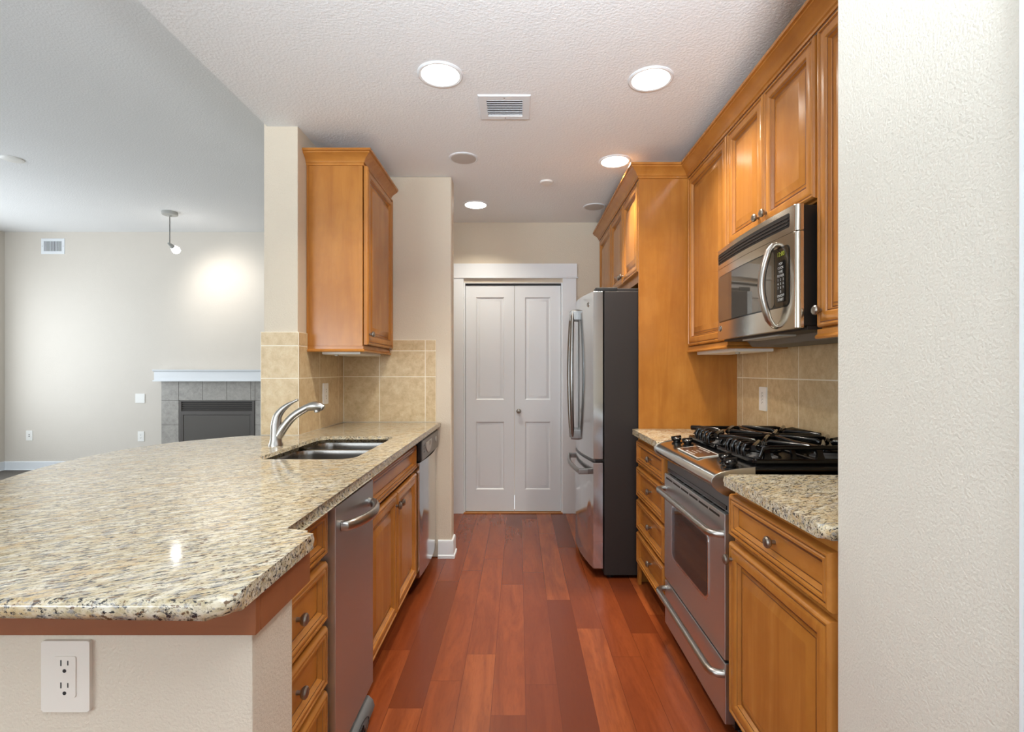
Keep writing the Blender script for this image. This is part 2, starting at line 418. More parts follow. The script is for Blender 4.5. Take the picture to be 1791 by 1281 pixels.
# folding door
b = MB()
b.box(DX0-.105, DX0, YB-.018, YB, 0, 2.07, .003); b.box(DX1, DX1+.12, YB-.018, YB, 0, 2.07, .003)
b.box(DX0-.12, DX1+.135, YB-.026, YB, 2.07, 2.082, .004)
b.box(DX0-.115, DX1+.127, YB-.021, YB, 2.082, 2.2, .003)
b.box(DX0, DX0+.012, YB, YB+.1, 0, DZ); b.box(DX1-.012, DX1, YB, YB+.1, 0, DZ); b.box(DX0+.012, DX1-.012, YB, YB+.1, DZ-.006, DZ)
struct('trim_2', b, M['white'])
b = MB(); b.box(DX0-.0, DX1, YB-.02, YB+.1, 0, .008, .003); struct('trim_3', b, M['oak_x'])
b = MB(); b.box(DX0+.012, DX1-.012, YB+.03, YB+.055, DZ-.02, DZ-.006); door = struct('door_1', b, M['blackmatte'])
def leaf(x0, x1):
    b = MB(); z0, z1 = .014, 2.012; y = YB+.022; f = FC(x0, y, z0); W, H = x1-x0, z1-z0
    p = [(.092, W-.09, .19, .79), (.092, W-.09, .985, 1.895)]
    b.fbox(f, 0, .092, 0, H, -.034, 0); b.fbox(f, W-.09, W, 0, H, -.034, 0)
    for z_0, z_1 in ((0, .19), (.79, .985), (1.895, H)): b.fbox(f, .092, W-.09, z_0, z_1, -.034, 0)
    for a0, a1, c0, c1 in p:
        b.panel(f, a1-a0, c1-c0, [(0, -.03), (0, 0), (.010, -.010), (.018, -.011), (.034, -.004), (.038, -.003)], a0, c0)
    return struct('door_leaf', b, M['white'], door)
gap = .0016; mid = -.036
leaf(DX0+.015, mid-gap); l2 = leaf(mid+gap, DX1-.015)
KN = [(.006, 0), (.006, .012), (.012, .014), (.0165, .02), (.0165, .025), (.013, .029), (.012, .0285), (.004, .031)]
b = MB(); b.lathe((.002, YB+.022, .90), (0,-1,0), [(r*1.25, h*1.2) for r, h in KN]); struct('door_knob', b, M['pewter'], l2)

# backsplash tiles: real bevelled tiles on a grout bed
def tiles(name, f, us, vs, a_lim, mats=None, t=.008, fill=()):
    b = MB(); b.fbox(f, us[0], us[-1], vs[0], vs[-1], 0, t-.0006)
    b.mi = 0
    for fc in b.bm.faces: fc.material_index = 1
    g = .0026
    for i in range(len(us)-1):
        for j in range(len(vs)-1):
            b.fbox(f, us[i]+g, us[i+1]-g, vs[j]+g, vs[j+1]-g, 0, t, .0005, 1)
    for q in fill:
        b.mi = 1; b.box(*q, vs[0]+f.o.z, vs[-1]+f.o.z); b.mi = 0
    return struct(name, b, mats or [M['tile'], M['grout']])
VZ = [0, .304, .478, .552]
ZC = .9125
tiles('trim_tile_stub', FC(XS, YS, ZC), [.009, .249, .556, .628], VZ, 0)
tiles('trim_tile_side', FL(XS, 2.755, ZC), [-.0055, .285, .60, .696], VZ, 0, fill=[(-1.181, -1.1744, 2.7472, 2.752), (-1.181, -1.1736, 3.4495, 3.4585)])
tiles('trim_tile_pillar', FC(-1.365, 2.755, ZC), [-.012, .191], VZ, 0)
b = MB(); 
tiles('trim_tile_right', FR(XR, 3.058, ZC), [0, .075, .372, .672, .974, 1.276, 1.578, 1.9], [0, .304, .6], 0)

# ------------------------------------------------------------------ cabinetry
DP = [(0, 0), (0, .015), (.003, .021), (.008, .0245), (.013, .024), (.0155, .0195, 1), (.0185, .0195), (.022, .0225), (.030, .024), (.045, .024), (.049, .0215), (.052, .017, 1), (.055, .017), (.059, .008), (.061, .0065, 1), (.065, .0065), (.070, .007), (.073, .0095, 1), (.0755, .010), (.102, .0185), (.104, .019)]
DRP = [(0, 0), (0, .015), (.003, .021), (.007, .0245), (.012, .0245), (.0135, .020, 1), (.0165, .020), (.020, .0235), (.026, .0235), (.029, .018, 1), (.0318, .018), (.038, .009), (.040, .006, 1), (.043, .006), (.048, .007)]
def front(root, name, f, w, h, prof, wood_m, knob=None, kdir=None, parent=None, label=None):
    b = MB(); b.panel(f, w, h, prof); o = part(root, name, b, [M[wood_m], M['glaze']], parent, label)
    if knob:
        b = MB(); c0 = .022 if knob[0] < .06 or knob[0] > w-.06 else .0065
        b.lathe(f(knob[0], knob[1], c0), f.n, KN, 18); part(root, 'knob', b, M['pewter'], o)
    return o
def carcass(root, x0, x1, y0, y1, z0, z1, shell=False, name='body', t=.018):
    b = MB()
    if shell:
        b.box(x0, x1, y0, y0+t, z0, z1); b.box(x0, x1, y1-t, y1, z0, z1); b.box(x0, x1, y0+t, y1-t, z0, z0+t)
    else: b.box(x0, x1, y0, y1, z0, z1, .0015, 1)
    return part(root, name, b, M['oak_v'])
ZB, ZT = .10, .878
DZS = [(.711, .846), (.517, .69), (.325, .498), (.125, .306)]
def drawer_base(side, y0, y1, label):
    xf = -.589 if side < 0 else .72; xb = XS+.004 if side < 0 else XR-.002
    t = thing('drawer_cabinet', label, 'cabinet', ((xf+xb)/2, (y0+y1)/2, 0))
    carcass(t, min(xf, xb), max(xf, xb), y0, y1, ZB, ZT)
    k = MB(); xt = xf - .075*(-side)*-1 if False else (xf-.075 if side < 0 else xf+.075)
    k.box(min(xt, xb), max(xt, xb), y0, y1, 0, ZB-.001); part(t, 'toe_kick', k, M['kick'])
    w = y1-y0-.008
    for z0, z1 in DZS:
        f = FL(xf, y0+.004, z0) if side < 0 else FR(xf, y1-.004, z0)
        front(t, 'drawer', f, w, z1-z0, DRP, 'oak_y', (w/2, (z1-z0)/2))
    return t
dl = drawer_base(-1, 1.165, 1.533, 'honey wood four-drawer base cabinet beside the pony wall and peninsula end')
dr = drawer_base(1, 2.484, 3.052, 'honey wood four-drawer base cabinet between the range and the tall fridge panel')
b = MB(); b.box(-.66, -.590, 1.05, 1.1635, .0, .8785); b.box(-1.17, -.66, 1.05, 1.1635, .1, .8785); part(dl, 'filler_panel', b, M['oak_v'])
b = MB(); b.box(.705, .722, 3.02, 3.055, .0, .124); part(dr, 'foot', b, M['oak_v'])

# sink cabinet
t = thing('sink_cabinet', 'honey wood double-door base cabinet under the sink', 'cabinet', (-.88, 2.405, 0))
b = MB(); b.box(XS+.004, -.589, 1.951, 1.969, ZB, ZT); b.box(XS+.004, -.589, 2.84, 2.858, ZB, ZT); b.box(XS+.004, -.589, 1.969, 2.84, ZB, ZB+.018)
b.box(-.607, -.589, 1.969, 2.84, .83, ZT); part(t, 'body', b, M['oak_v'])
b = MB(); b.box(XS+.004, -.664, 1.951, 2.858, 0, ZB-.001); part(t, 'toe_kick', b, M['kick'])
front(t, 'false_drawer', FL(-.589, 1.956, .711), .898, .135, DRP, 'oak_y')
front(t, 'door', FL(-.589, 1.956, .118), .446, .572, DP, 'oak_v', (.416, .515))
front(t, 'door', FL(-.589, 2.408, .118), .446, .572, DP, 'oak_v', (.030, .515))

# near right base cabinet
t = thing('base_cabinet', 'honey wood base cabinet with one drawer over one door, right of the range', 'cabinet', (1.0, 1.43, 0))
carcass(t, .72, XR-.002, 1.14, 1.712, ZB, ZT)
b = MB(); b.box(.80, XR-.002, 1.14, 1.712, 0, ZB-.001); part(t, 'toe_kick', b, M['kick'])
front(t, 'drawer', FR(.72, 1.709, .711), .555, .137, DRP, 'oak_y', (.2775, .068))
front(t, 'door', FR(.72, 1.709, .125), .555, .566, DP, 'oak_v', (.028, .515))

CR = [(0, 0), (.006, 0), (.006, .010), (.012, .014), (.015, .022), (.024, .034), (.040, .046), (.052, .053), (.052, .060), (.060, .062), (.060, .074), (0, .074)]
def crown_prof(z): return [(o, z+h) for o, h in CR]
LRP = [(0, 0), (.010, 0), (.013, .006), (.010, .012), (.004, .016), (.004, .032), (-.016, .032), (-.016, 0)]
def rail_prof(z): return [(o, z+h) for o, h in LRP]
# left wall cabinet
t = thing('wall_cabinet', 'honey wood wall cabinet hanging over the sink counter, left of the doorway', 'cabinet', (-1.03, 3.15, 1.37))
b = MB(); b.box(XS+.001, -.87, 2.866, YS-.001, 1.394, 2.404, .0015, 1); part(t, 'body', b, M['oak_v'])
b = MB(); b.box(-.889, -.869, 2.864, 2.875, 1.396, 2.40); b.box(XS+.002, XS+.014, 2.863, 2.87, 1.396, 2.40); part(t, 'face_frame', b, M['oak_v'])
front(t, 'door', FL(-.865, 2.876, 1.402), .575, 1.0, DP, 'oak_v', (.03, .06))
b = MB(); b.sweep([(XS+.001, 2.866), (-.868, 2.866), (-.868, YS-.001)], crown_prof(2.4)); part(t, 'crown', b, M['oak_x'])
b = MB(); b.sweep([(XS+.001, 2.866), (-.868, 2.866), (-.868, YS-.001)], rail_prof(1.362)); part(t, 'light_rail', b, M['oak_x'])

# right wall cabinets
XU = 1.025
def upper(label, y0, y1, z0, doors, rail=True, z1=2.404):
    t = thing('wall_cabinet', label, 'cabinet', (1.16, (y0+y1)/2, z0))
    b = MB(); b.box(XU, XR-.002, y0, y1, z0+(.022 if rail else 0), z1, .0015, 1); part(t, 'body', b, M['oak_v'])
    for a0, a1, knob in doors:
        zz = z0+.03 if rail else z0+.006
        kk = None if knob is None else ((.03 if knob == 'far' else a1-a0-.03), .05 if not rail else .055)
        front(t, 'door', FR(XU, a1, zz), a1-a0, 2.398-zz, DP, 'oak_v', kk)
    if rail:
        b = MB(); b.sweep([(XR-.01, y1), (XU, y1), (XU, y0), (XR-.01, y0)], rail_prof(z0-.008)) if False else b.sweep([(XU-.012, y1), (XU-.012, y0), (XR-.01, y0)], rail_prof(z0-.008)); part(t, 'light_rail', b, M['oak_y'])
    return t
upper('honey wood wall cabinet with one tall door, between the fridge panel and the microwave', 2.486, 3.055, 1.372, [(2.492, 3.05, None)])
upper('short two-door honey wood wall cabinet directly above the microwave', 1.742, 2.482, 1.838, [(2.115, 2.478, 'near'), (1.746, 2.109, 'far')], False)
upper('honey wood wall cabinet cut off by the white wall, right of the microwave', 1.14, 1.738, 1.372, [(1.146, 1.732, 'far')])

# tall fridge surround
t = thing('fridge_surround_cabinet', 'tall honey wood fridge surround with end panel and short two-door cabinet above the fridge', 'cabinet', (1.0, 3.5, 0))
b = MB(); b.box(.716, XR-.002, 3.06, 3.08, 0, 2.404, .0015, 1); b.box(.714, .734, 3.058, 3.066, 0, 2.4); part(t, 'end_panel', b, M['oak_v'])
b = MB(); b.box(.736, XR-.002, 3.081, 3.985, 1.80, 2.404, .0015, 1); part(t, 'body', b, M['oak_v'])
front(t, 'door', FR(.736, 3.98, 1.85), .443, .548, DP, 'oak_v', (.413, .05))
front(t, 'door', FR(.736, 3.532, 1.85), .443, .548, DP, 'oak_v', (.03, .05))
t = thing('pantry_cabinet', 'narrow honey wood tall cabinet behind the fridge at the far end', 'cabinet', (1.0, 4.26, 0))
b = MB(); b.box(.736, XR-.002, 3.988, YB-.001, .0, 2.404, .0015, 1); part(t, 'body', b, M['oak_v'])
front(t, 'door', FR(.736, YB-.01, 1.85), .535, .548, DP, 'oak_v')
front(t, 'door', FR(.736, YB-.01, .12), .535, 1.71, DP, 'oak_v')
b = MB(); b.sweep([(.714, YB-.001), (.714, 3.058), (1.006, 3.058), (1.006, 1.134)][::1], [(o, z) for o, z in crown_prof(2.4)])
single('cabinet_crown_molding', 'honey wood crown molding running along the tops of the right-hand cabinets', 'crown molding', b, M['oak_y'])

# ------------------------------------------------------------------ countertops
def slab(name, label, outline, hole=None, z0=.880, z1=.912, split=None):
    b = MB(); b.prism(FU(0, 0, 0), outline, z0, z1, .0145, 5)
    o = single(name, label, 'countertop', b, M['granite'])
    if hole:
        c = MB(); c.prism(FU(0, 0, 0), hole, z0-.1, z1+.1)
        co = bpy.data.objects.new('cut', c.mesh('cut', M['granite'])); COL.objects.link(co)
        md = o.modifiers.new('cut', 'BOOLEAN'); md.object = co; md.operation = 'DIFFERENCE'; md.solver = 'EXACT'
        bpy.context.view_layer.update()
        me = bpy.data.meshes.new_from_object(o.evaluated_get(bpy.context.evaluated_depsgraph_get()))
        o.modifiers.clear(); o.data = me; bpy.data.objects.remove(co)
    return o
def corner(p, a, c, r, n=5):                 # round a corner p between directions a (in) and c (out)
    p, a, c = Vector(p), Vector(a).normalized(), Vector(c).normalized(); out = []
    for k in range(n+1):
        s = k/n; q0 = p-a*r; q1 = p+c*r
        out.append(tuple((1-s)**2*q0 + 2*s*(1-s)*p + s*s*q1))
    return out
def spline(pts, n=8):
    P = [Vector(p) for p in pts]; out = []
    for i in range(1, len(P)-2):
        for k in range(n):
            s = k/n; a, b_, c, d = P[i-1], P[i], P[i+1], P[i+2]
            out.append(tuple(.5*((2*b_)+(c-a)*s+(2*a-5*b_+4*c-d)*s*s+(3*b_-a-3*c+d)*s**3)))
    out.append(tuple(P[-2])); return out
out = [(-1.171, 3.45), (-1.171, 2.742)]
out += [(-1.40, 2.742)] + spline([(-1.2, 2.76), (-1.42, 2.735), (-1.56, 2.60), (-1.675, 2.44), (-1.73, 2.2), (-1.715, 1.92), (-1.62, 1.6), (-1.42, 1.2), (-1.15, .86), (-.95, .772), (-.7, .772)], 6)
out += corner((-.434, .772), (1, 0), (0, 1), .035)
out += corner((-.434, 1.108), (0, 1), (-1, 0), .02)
out += [(-.52, 1.108), (-.52, 3.45)]
SX0, SX1, SY0, SY1 = -1.035, -.645, 2.0, 2.70
slab('countertop', 'large speckled granite peninsula countertop holding the sink', out, rrect(SX0, SX1, SY0, SY1, .075, 6))
def rc(x0, x1, y0, y1, r0, r1): return [(x1, y0), (x1, y1)] + corner((x0, y1), (-1, 0), (0, -1), r1) + corner((x0, y0), (0, -1), (1, 0), r0)
slab('countertop', 'short granite countertop piece between the range and the white wall', rc(.672, 1.296, 1.136, 1.708, .02, .025))
slab('countertop', 'short granite countertop piece between the range and the tall fridge panel', rc(.672, 1.296, 2.486, 3.056, .025, .02))
b = MB(); b.box(-1.30, -.445, .872, .889, .807, .8785, .002); b.box(-.459, -.445, .889, 1.10, .807, .8785, .002)
single('countertop_apron', 'reddish wood apron board under the near edge of the granite peninsula', 'apron', b, M['apron'])

# ------------------------------------------------------------------ sink and faucet
t = thing('sink', 'stainless undermount double bowl sink set in the granite', 'sink', (-.84, 2.35, .66))
def basin(y0, y1, dep):
    b = MB(); z = .8785; x0, x1 = SX0-.004, SX1+.004; R = .07
    ring = lambda i, zz, r: [Vector((a, c, zz)) for a, c in rrect(x0+i, x1-i, y0+i, y1-i, r, 6)]
    b.loft([ring(-.012, z, R), ring(0, z, R), ring(.004, z-.02, R), ring(.010, z-dep+.04, R), ring(.022, z-dep+.01, R-.005), ring(.05, z-dep, R-.02)], False, True)
    o = part(t, 'basin', b, M['steel_sink'])
    md = o.modifiers.new('thickness', 'SOLIDIFY'); md.thickness = .0015; md.offset = -1
    d = MB(); cx, cy = (x0+x1)/2, (y0+y1)/2
    d.lathe((cx, cy, z-dep+.0005), (0,0,1), [(.045, 0), (.045, .002), (.036, .003), (.03, .001), (.008, .001), (.006, .006), (.001, .006)]); part(t, 'drain', d, M['chrome'], o)
basin(2.002, 2.44, .19); basin(2.468, 2.698, .17)

fx, fy, fz = -1.113, 2.36, .912
t = thing('faucet', 'brushed nickel single lever pull-out faucet behind the sink', 'faucet', (fx, fy, fz))
b = MB(); b.lathe((fx, fy, fz), (0,0,1), [(.031, 0), (.031, .008), (.027, .016), (.0265, .026), (.025, .028), (.0235, .06), (.0225, .096), (.019, .104)], 28); part(t, 'body', b, M['nickel'])
b = MB(); sp = spline([(-1.13, .93), (-1.104, .955), (-1.072, 1.003), (-1.03, 1.05), (-.972, 1.086), (-.945, 1.094), (-.92, 1.095)], 6)
b.tube([(x, fy, z) for x, z in sp], [.021-.006*(k/(len(sp)-1)) for k in range(len(sp))], 16); s_ = part(t, 'spout', b, M['nickel'])
b = MB(); hd = spline([(-1.0, 1.07), (-.972, 1.086), (-.94, 1.094), (-.912, 1.092), (-.893, 1.083), (-.88, 1.07)], 5)
rr = [.0155+.006*math.sin(PI*min(1, k/(len(hd)-1)*1.15)) for k in range(len(hd))]; rr[-1] = .009
b.tube([(x, fy, z) for x, z in hd], rr, 16); b.lathe((-.925, fy, 1.079), (.12, 0, -1), [(.013, 0), (.013, .012), (.009, .014), (.001, .013)], 16); part(t, 'spray_head', b, M['nickel'], s_)
b = MB(); hp = spline([(-1.12, .98), (-1.112, 1.012), (-1.106, 1.045), (-1.088, 1.073), (-1.062, 1.096), (-1.035, 1.112), (-1.012, 1.123), (-1.0, 1.126)], 5)
rr = [max(.0058, .0225*(1-k/(len(hp)-1))**.8*1.02) for k in range(len(hp))]
b.tube([(x, fy, z) for x, z in hp], rr, 16); part(t, 'lever', b, M['nickel'])

# ------------------------------------------------------------------ trash compactor
t = thing('trash_compactor', 'narrow stainless trash compactor between the drawer cabinet and sink cabinet', 'trash compactor', (-.88, 1.742, 0))
Y0, Y1 = 1.541, 1.945
b = MB(); b.box(XS+.004, -.60, Y0, Y1, .09, .862); b.box(-.60, -.585, Y0+.004, Y1-.004, .852, .866); part(t, 'body', b, M['blackmatte'])
b = MB(); b.box(-.598, -.549, Y0+.004, Y1-.003, .082, .846, .003); dd = part(t, 'front_panel', b, M['steel_v'])
b = MB(); hy0, hy1 = Y0+.055, Y1-.06
pth = [(-.549, hy0, .775), (-.533, hy0+.002, .775)] + [(-.533+.040*math.sin(PI*k/12)**.7, hy0+.002+(hy1-hy0-.004)*k/12, .775) for k in range(1, 12)] + [(-.533, hy1-.002, .775), (-.549, hy1, .775)]
b.tube(pth, .0125, 14, 1.35, (0,0,1)); part(t, 'handle', b, M['nickel'], dd)
b = MB(); b.box(XS+.01, -.60, Y0+.005, Y1-.005, 0.001, .088); part(t, 'toe_kick', b, M['dgrey'])
b = MB(); pl = [(-.62, .012)] + [(-.545+.022*math.sin(a), .012+.052*(1-math.cos(a))/2*2*.6) for a in [PI*k/8 for k in range(9)]] + [(-.62, .075)]
b.prism(F((0, Y0+.05, 0), (1,0,0), (0,0,1), (0,1,0)), [(-.62, .004), (-.55, .004), (-.532, .012), (-.527, .03), (-.533, .05), (-.55, .066), (-.62, .076)], 0, .30, .006, 2); pd = part(t, 'foot_pedal', b, M['dgrey'])
b = MB(); f = F((-.5285, Y0+.2, .035), (0,1,0), (-.15,0,1), (1,0,.15))
for k in (-1, 0, 1): b.fbox(f, k*.012-.002, k*.012+.002, -.012, .012, 0, .0035)
b.tube([f(.07*math.cos(a), .021*math.sin(a), .001) for a in [2*PI*k/24 for k in range(25)]], .0014, 6); part(t, 'pedal_marking', b, M['blackmatte'], pd)

# ------------------------------------------------------------------ dishwasher
t = thing('dishwasher', 'stainless dishwasher with grey control strip at the doorway end of the counter', 'dishwasher', (-.88, 3.16, 0))
Y0, Y1 = 2.864, 3.452
b = MB(); b.box(XS+.02, -.592, Y0, Y1, .10, .872); part(t, 'body', b, M['blackmatte'])
b = MB(); b.box(XS+.02, -.66, Y0, Y1, .001, .099); part(t, 'toe_kick', b, M['blackmatte'])
b = MB(); b.prism(FU(0, 0, 0), [(-.59, Y0+.003), (-.552, Y0+.003)] + [(-.552+.014*math.sin(PI*k/10), Y0+.003+(Y1-Y0-.006)*k/10) for k in range(1, 10)] + [(-.552, Y1-.003), (-.59, Y1-.003)], .10, .742, .003); dd = part(t, 'door', b, M['steel_door'])
b = MB(); b.box(-.59, -.543, Y0+.002, Y1-.002, .748, .866, .004); part(t, 'control_side', b, M['black'])
cp = MB(); f = FL(-.543, Y0+.012, .752); W = Y1-Y0-.024
cp.prism(f, rrect(0, W, 0, .110, .012), -.002, .005, .002); cs = part(t, 'control_panel', cp, M['control'])
b = MB(); b.prism(f, [(.20+.10*math.cos(a), .088+.066*math.sin(a)) for a in [PI+PI*k/16 for k in range(17)]], .004, .0095, .002); part(t, 'handle_pocket', b, M['lgrey'], cs)
b = MB(); b.prism(f, [(.205, .085), (.245, .085), (.235, .062), (.215, .058), (.21, .07)], .008, .0102); part(t, 'latch', b, M['black'], cs)
b = MB()
for k in range(3): b.fbox(f, .045, .085, .038+.018*k, .046+.018*k, .004, .0062)
part(t, 'buttons', b, M['black'], cs)
b = MB(); b.lathe(f(.47, .06, .004), f.n, [(.02, 0), (.018, .006), (.001, .006)], 20); part(t, 'badge', b, M['lgrey'], cs)

# ------------------------------------------------------------------ gas range
RY0, RY1 = 1.742, 2.478
t = thing('gas_range', 'stainless slide-in gas range with black cooktop between the right countertops', 'range', (1.0, 2.11, 0))
b = MB(); b.box(.738, 1.29, RY0+.012, RY1-.012, .03, .90); part(t, 'body', b, M['black'])
for xx in (.78, 1.22):
    for yy in (RY0+.06, RY1-.06):
        b = MB(); b.lathe((xx, yy, 0), (0,0,1), [(.02, 0), (.02, .03)], 12); part(t, 'foot', b, M['blackmatte'])
# oven door
b = MB(); f = FR(.738, RY1-.008, .268); W, H = RY1-RY0-.016, .50
b.fbox(f, 0, W, 0, H, 0, .038, .005, 2); od = part(t, 'oven_door', b, M['steel_h'])
wy0, wy1, wz0, wz1 = .135, W-.155, .145, .375
b = MB(); b.prism(f, rrect(wy0-.012, wy1+.012, wz0-.012, wz1+.012, .035), .0375, .0405, .0015); part(t, 'window_bezel', b, M['chrome'], od)
b = MB(); b.prism(f, rrect(wy0, wy1, wz0, wz1, .028), .038, .0418); part(t, 'oven_window', b, M['dkglass'], od)
b = MB()
for k in range(6): b.fbox(f, .03+k*(W-.06)/6, .03+(k+1)*(W-.06)/6-.012, H-.001, H+.0005, .014, .026)
for k in range(6): b.fbox(f, .03+k*(W-.06)/6, .03+(k+1)*(W-.06)/6-.012, H-.022, H-.014, .037, .0385)
part(t, 'vent_slots', b, M['blackmatte'], od)
def bar(fr, W, z, c0, out, r, inset=.03, bow=.0):
    p = [fr(inset, z, c0), fr(inset+.004, z, c0+out*.5), fr(inset+.018, z, c0+out*.88)]
    n = 10
    for k in range(n+1): p.append(fr(inset+.04+(W-2*inset-.08)*k/n, z, c0+out+bow*math.sin(PI*k/n)))
    p += [fr(W-inset-.018, z, c0+out*.88), fr(W-inset-.004, z, c0+out*.5), fr(W-inset, z, c0)]
    return MB().tube(p, r, 14)
part(t, 'handle', bar(f, W, H-.072, .036, .042, .0135, .012), M['nickel'], od)
f2 = FR(.738, RY1-.008, .05); b = MB(); b.fbox(f2, 0, W, 0, .208, 0, .036, .005, 2); wd = part(t, 'warming_drawer', b, M['steel_h'])
part(t, 'handle', bar(f2, W, .168, .034, .044, .0135, .012), M['nickel'], wd)
# strip between panel and door
b = MB(); b.fbox(FR(.738, RY1-.006, .772), 0, RY1-RY0-.012, 0, .075, 0, .022); part(t, 'vent_strip', b, M['dgrey'])
b = MB(); b.fbox(FR(.738, RY1-.006, .772), .02, RY1-RY0-.03, .006, .02, .02, .026); part(t, 'vent_grille', b, M['black'])
# control panel: curled stainless nose, extruded along Y
prof = [(.795, .9285), (.72, .919), (.685, .911), (.666, .902), (.656, .890), (.654, .878), (.659, .866), (.672, .853), (.69, .842), (.706, .834), (.716, .842), (.70, .852), (.683, .866), (.676, .878), (.80, .895)]
b = MB(); b.prism(F((0, RY1-.002, 0), (1,0,0), (0,0,1), (0,-1,0)), prof, 0, RY1-RY0-.004, .0015, 1)
pn = part(t, 'control_panel', b, M['steel_mw'])
for yy, s_ in ((RY0, 1), (RY1-.004, 1)):
    b = MB(); b.prism(F((0, yy+.004 if yy > 2 else yy, 0), (1,0,0), (0,0,1), (0,-1,0)), [(.80, .931), (.72, .922), (.684, .9135), (.664, .904), (.652, .890), (.651, .876), (.657, .863), (.672, .849), (.69, .838), (.712, .828), (.80, .89)], -.002, .006, .001, 1); part(t, 'end_cap', b, M['nickel'], pn)
up = Vector((-.0095-.0, 0, .075)).normalized(); ang = math.atan2(.0095, .075)
fp = F((.72, RY1, .9192), (0,-1,0), (math.cos(ang), 0, math.sin(ang)), (-math.sin(ang), 0, math.cos(ang)))
W = RY1-RY0
b = MB(); b.prism(fp, rrect(.235, .485, -.028, .062, .004), 0, .003, .001); dp = part(t, 'display', b, M['lgrey'])
b = MB(); b.prism(fp, rrect(.243, .477, -.022, .056, .003), .002, .0034); part(t, 'touch_panel', b, plain('bronze_glass', S(92, 62, 44), .15), dp)
b = MB()
for i, (r_, txt) in enumerate(((.045, 'CLOCK  BAKE  BROIL'), (.022, '1  2  3  4  5'), (.005, '6  7  8  9  0'), (-.013, 'START  CLEAR/OFF'))): b.text(fp, txt, .012, .36, r_, .0037)
part(t, 'panel_lettering', b, M['lettering'], dp)
for u in (.09, .185, .605, .70):
    b = MB(); c = fp(u, .015 if u in (.09, .70) else .035, .0005)
    b.lathe(c, fp.n, [(.024, 0), (.024, .003), (.016, .006), (.017, .011), (.0225, .015), (.0225, .022), (.018, .027), (.010, .0295), (.001, .030)], 24)
    b.fbox(F(c, fp.u, fp.v, fp.n), -.0055, .0055, -.0235, .0235, .018, .034, .004); part(t, 'knob', b, M['black'])
# cooktop
b = MB(); b.box(.79, 1.285, RY0+.001, RY1-.001, .914, .930, .006, 2); b.box(.815, 1.265, RY0+.03, RY1-.03, .9295, .934, .002, 1); part(t, 'cooktop', b, M['black'])
for cx in (.915, 1.155):
    for cy in (1.935, 2.285):
        b = MB(); b.lathe((cx, cy, .933), (0,0,1), [(.055, 0), (.055, .003), (.040, .008), (.037, .018), (.034, .02), (.001, .02)], 28, mis=[0,0,0,0,0,0]); bu = part(t, 'burner', b, M['vent_in'])
        b = MB(); b.lathe((cx, cy, .9505), (0,0,1), [(.034, 0), (.036, .004), (.034, .009), (.001, .0105)], 28); part(t, 'burner_cap', b, M['iron'], bu)
def grate(y0, y1):
    b = MB(); x0, x1 = .815, 1.27; z1, r = .988, .0078
    for yy in (y0, y1): b.box(x0, x1, yy-.008, yy+.008, .934, .951, .004, 1)
    for xx in (x0, x1): b.box(xx-.008, xx+.008, y0, y1, .934, .951, .004, 1)
    ym, xm = (y0+y1)/2, (x0+x1)/2
    for yy, s_ in ((y0, 1), (y1, -1)):                       # side legs under a raised rail
        for k in range(5):
            xx = x0+.045+(x1-x0-.09)*k/4; wd = .011 if k in (0, 2, 4) else .007
            b.loft([[Vector((xx-wd*q, yy+s_*o-.006, z)), Vector((xx+wd*q, yy+s_*o-.006, z)), Vector((xx+wd*q, yy+s_*o+.006, z)), Vector((xx-wd*q, yy+s_*o+.006, z))] for q, o, z in ((1.5, 0, .945), (.9, .004, .966), (1.0, .012, z1-.006))])
        b.tube([(x0+.02, yy+s_*.006, .955), (x0+.035, yy+s_*.012, z1-.004), (x0+.06, yy+s_*.013, z1), (x1-.06, yy+s_*.013, z1), (x1-.035, yy+s_*.012, z1-.004), (x1-.02, yy+s_*.006, .955)], .0068, 14, 1.2)
    for xx, s_ in ((x0, 1), (x1, -1)):                       # fins at the front and back ends
        for d_ in (-.075, -.028, .02, .068):
            b.tube([(xx, ym+d_, .945), (xx-s_*.004, ym+d_, .972), (xx+s_*.004, ym+d_, z1+.001), (xx+s_*.022, ym+d_, z1+.004), (xx+s_*(.055 if abs(d_) > .05 else .075), ym+d_*.85, z1)], .0072, 14, 1.5)
    b.tube([(xm, y0+.013, z1), (xm, ym, z1-.004), (xm, y1-.013, z1)], r, 14, 1.2)
    for cx, in ((.915,), (1.155,)):
        for a in (45, 135, 225, 315):
            c, q = math.cos(math.radians(a)), math.sin(math.radians(a)); ex = .098*(1 if c > 0 else -1); ey = (y1-ym-.013)*(1 if q > 0 else -1)
            b.tube([(cx+ex, ym+ey, z1), (cx+ex*.75, ym+ey*.75, z1+.003), (cx+.03*c, ym+.03*q, z1+.001), (cx+.022*c, ym+.022*q, z1-.006)], r, 14, 1.4)
        b.tube([(cx+.066*math.cos(2*PI*k/24), ym+.066*math.sin(2*PI*k/24), .962) for k in range(25)], .006, 14)
        for s_ in (-1, 1): b.tube([(cx+.066, ym+s_*.0, .962), (cx+.1, ym+s_*.06, .95), (cx+.118, ym+s_*(y1-ym), .943)], .006, 14)
    return b
part(t, 'grate', grate(RY0+.035, 2.098), M['iron']); part(t, 'grate', grate(2.122, RY1-.035), M['iron'])
b = MB(); b.lathe((.995, 2.11, .934), (0,0,1), [(.016, 0), (.016, .01), (.012, .014), (.001, .014)], 16); part(t, 'center_knob', b, M['iron'])

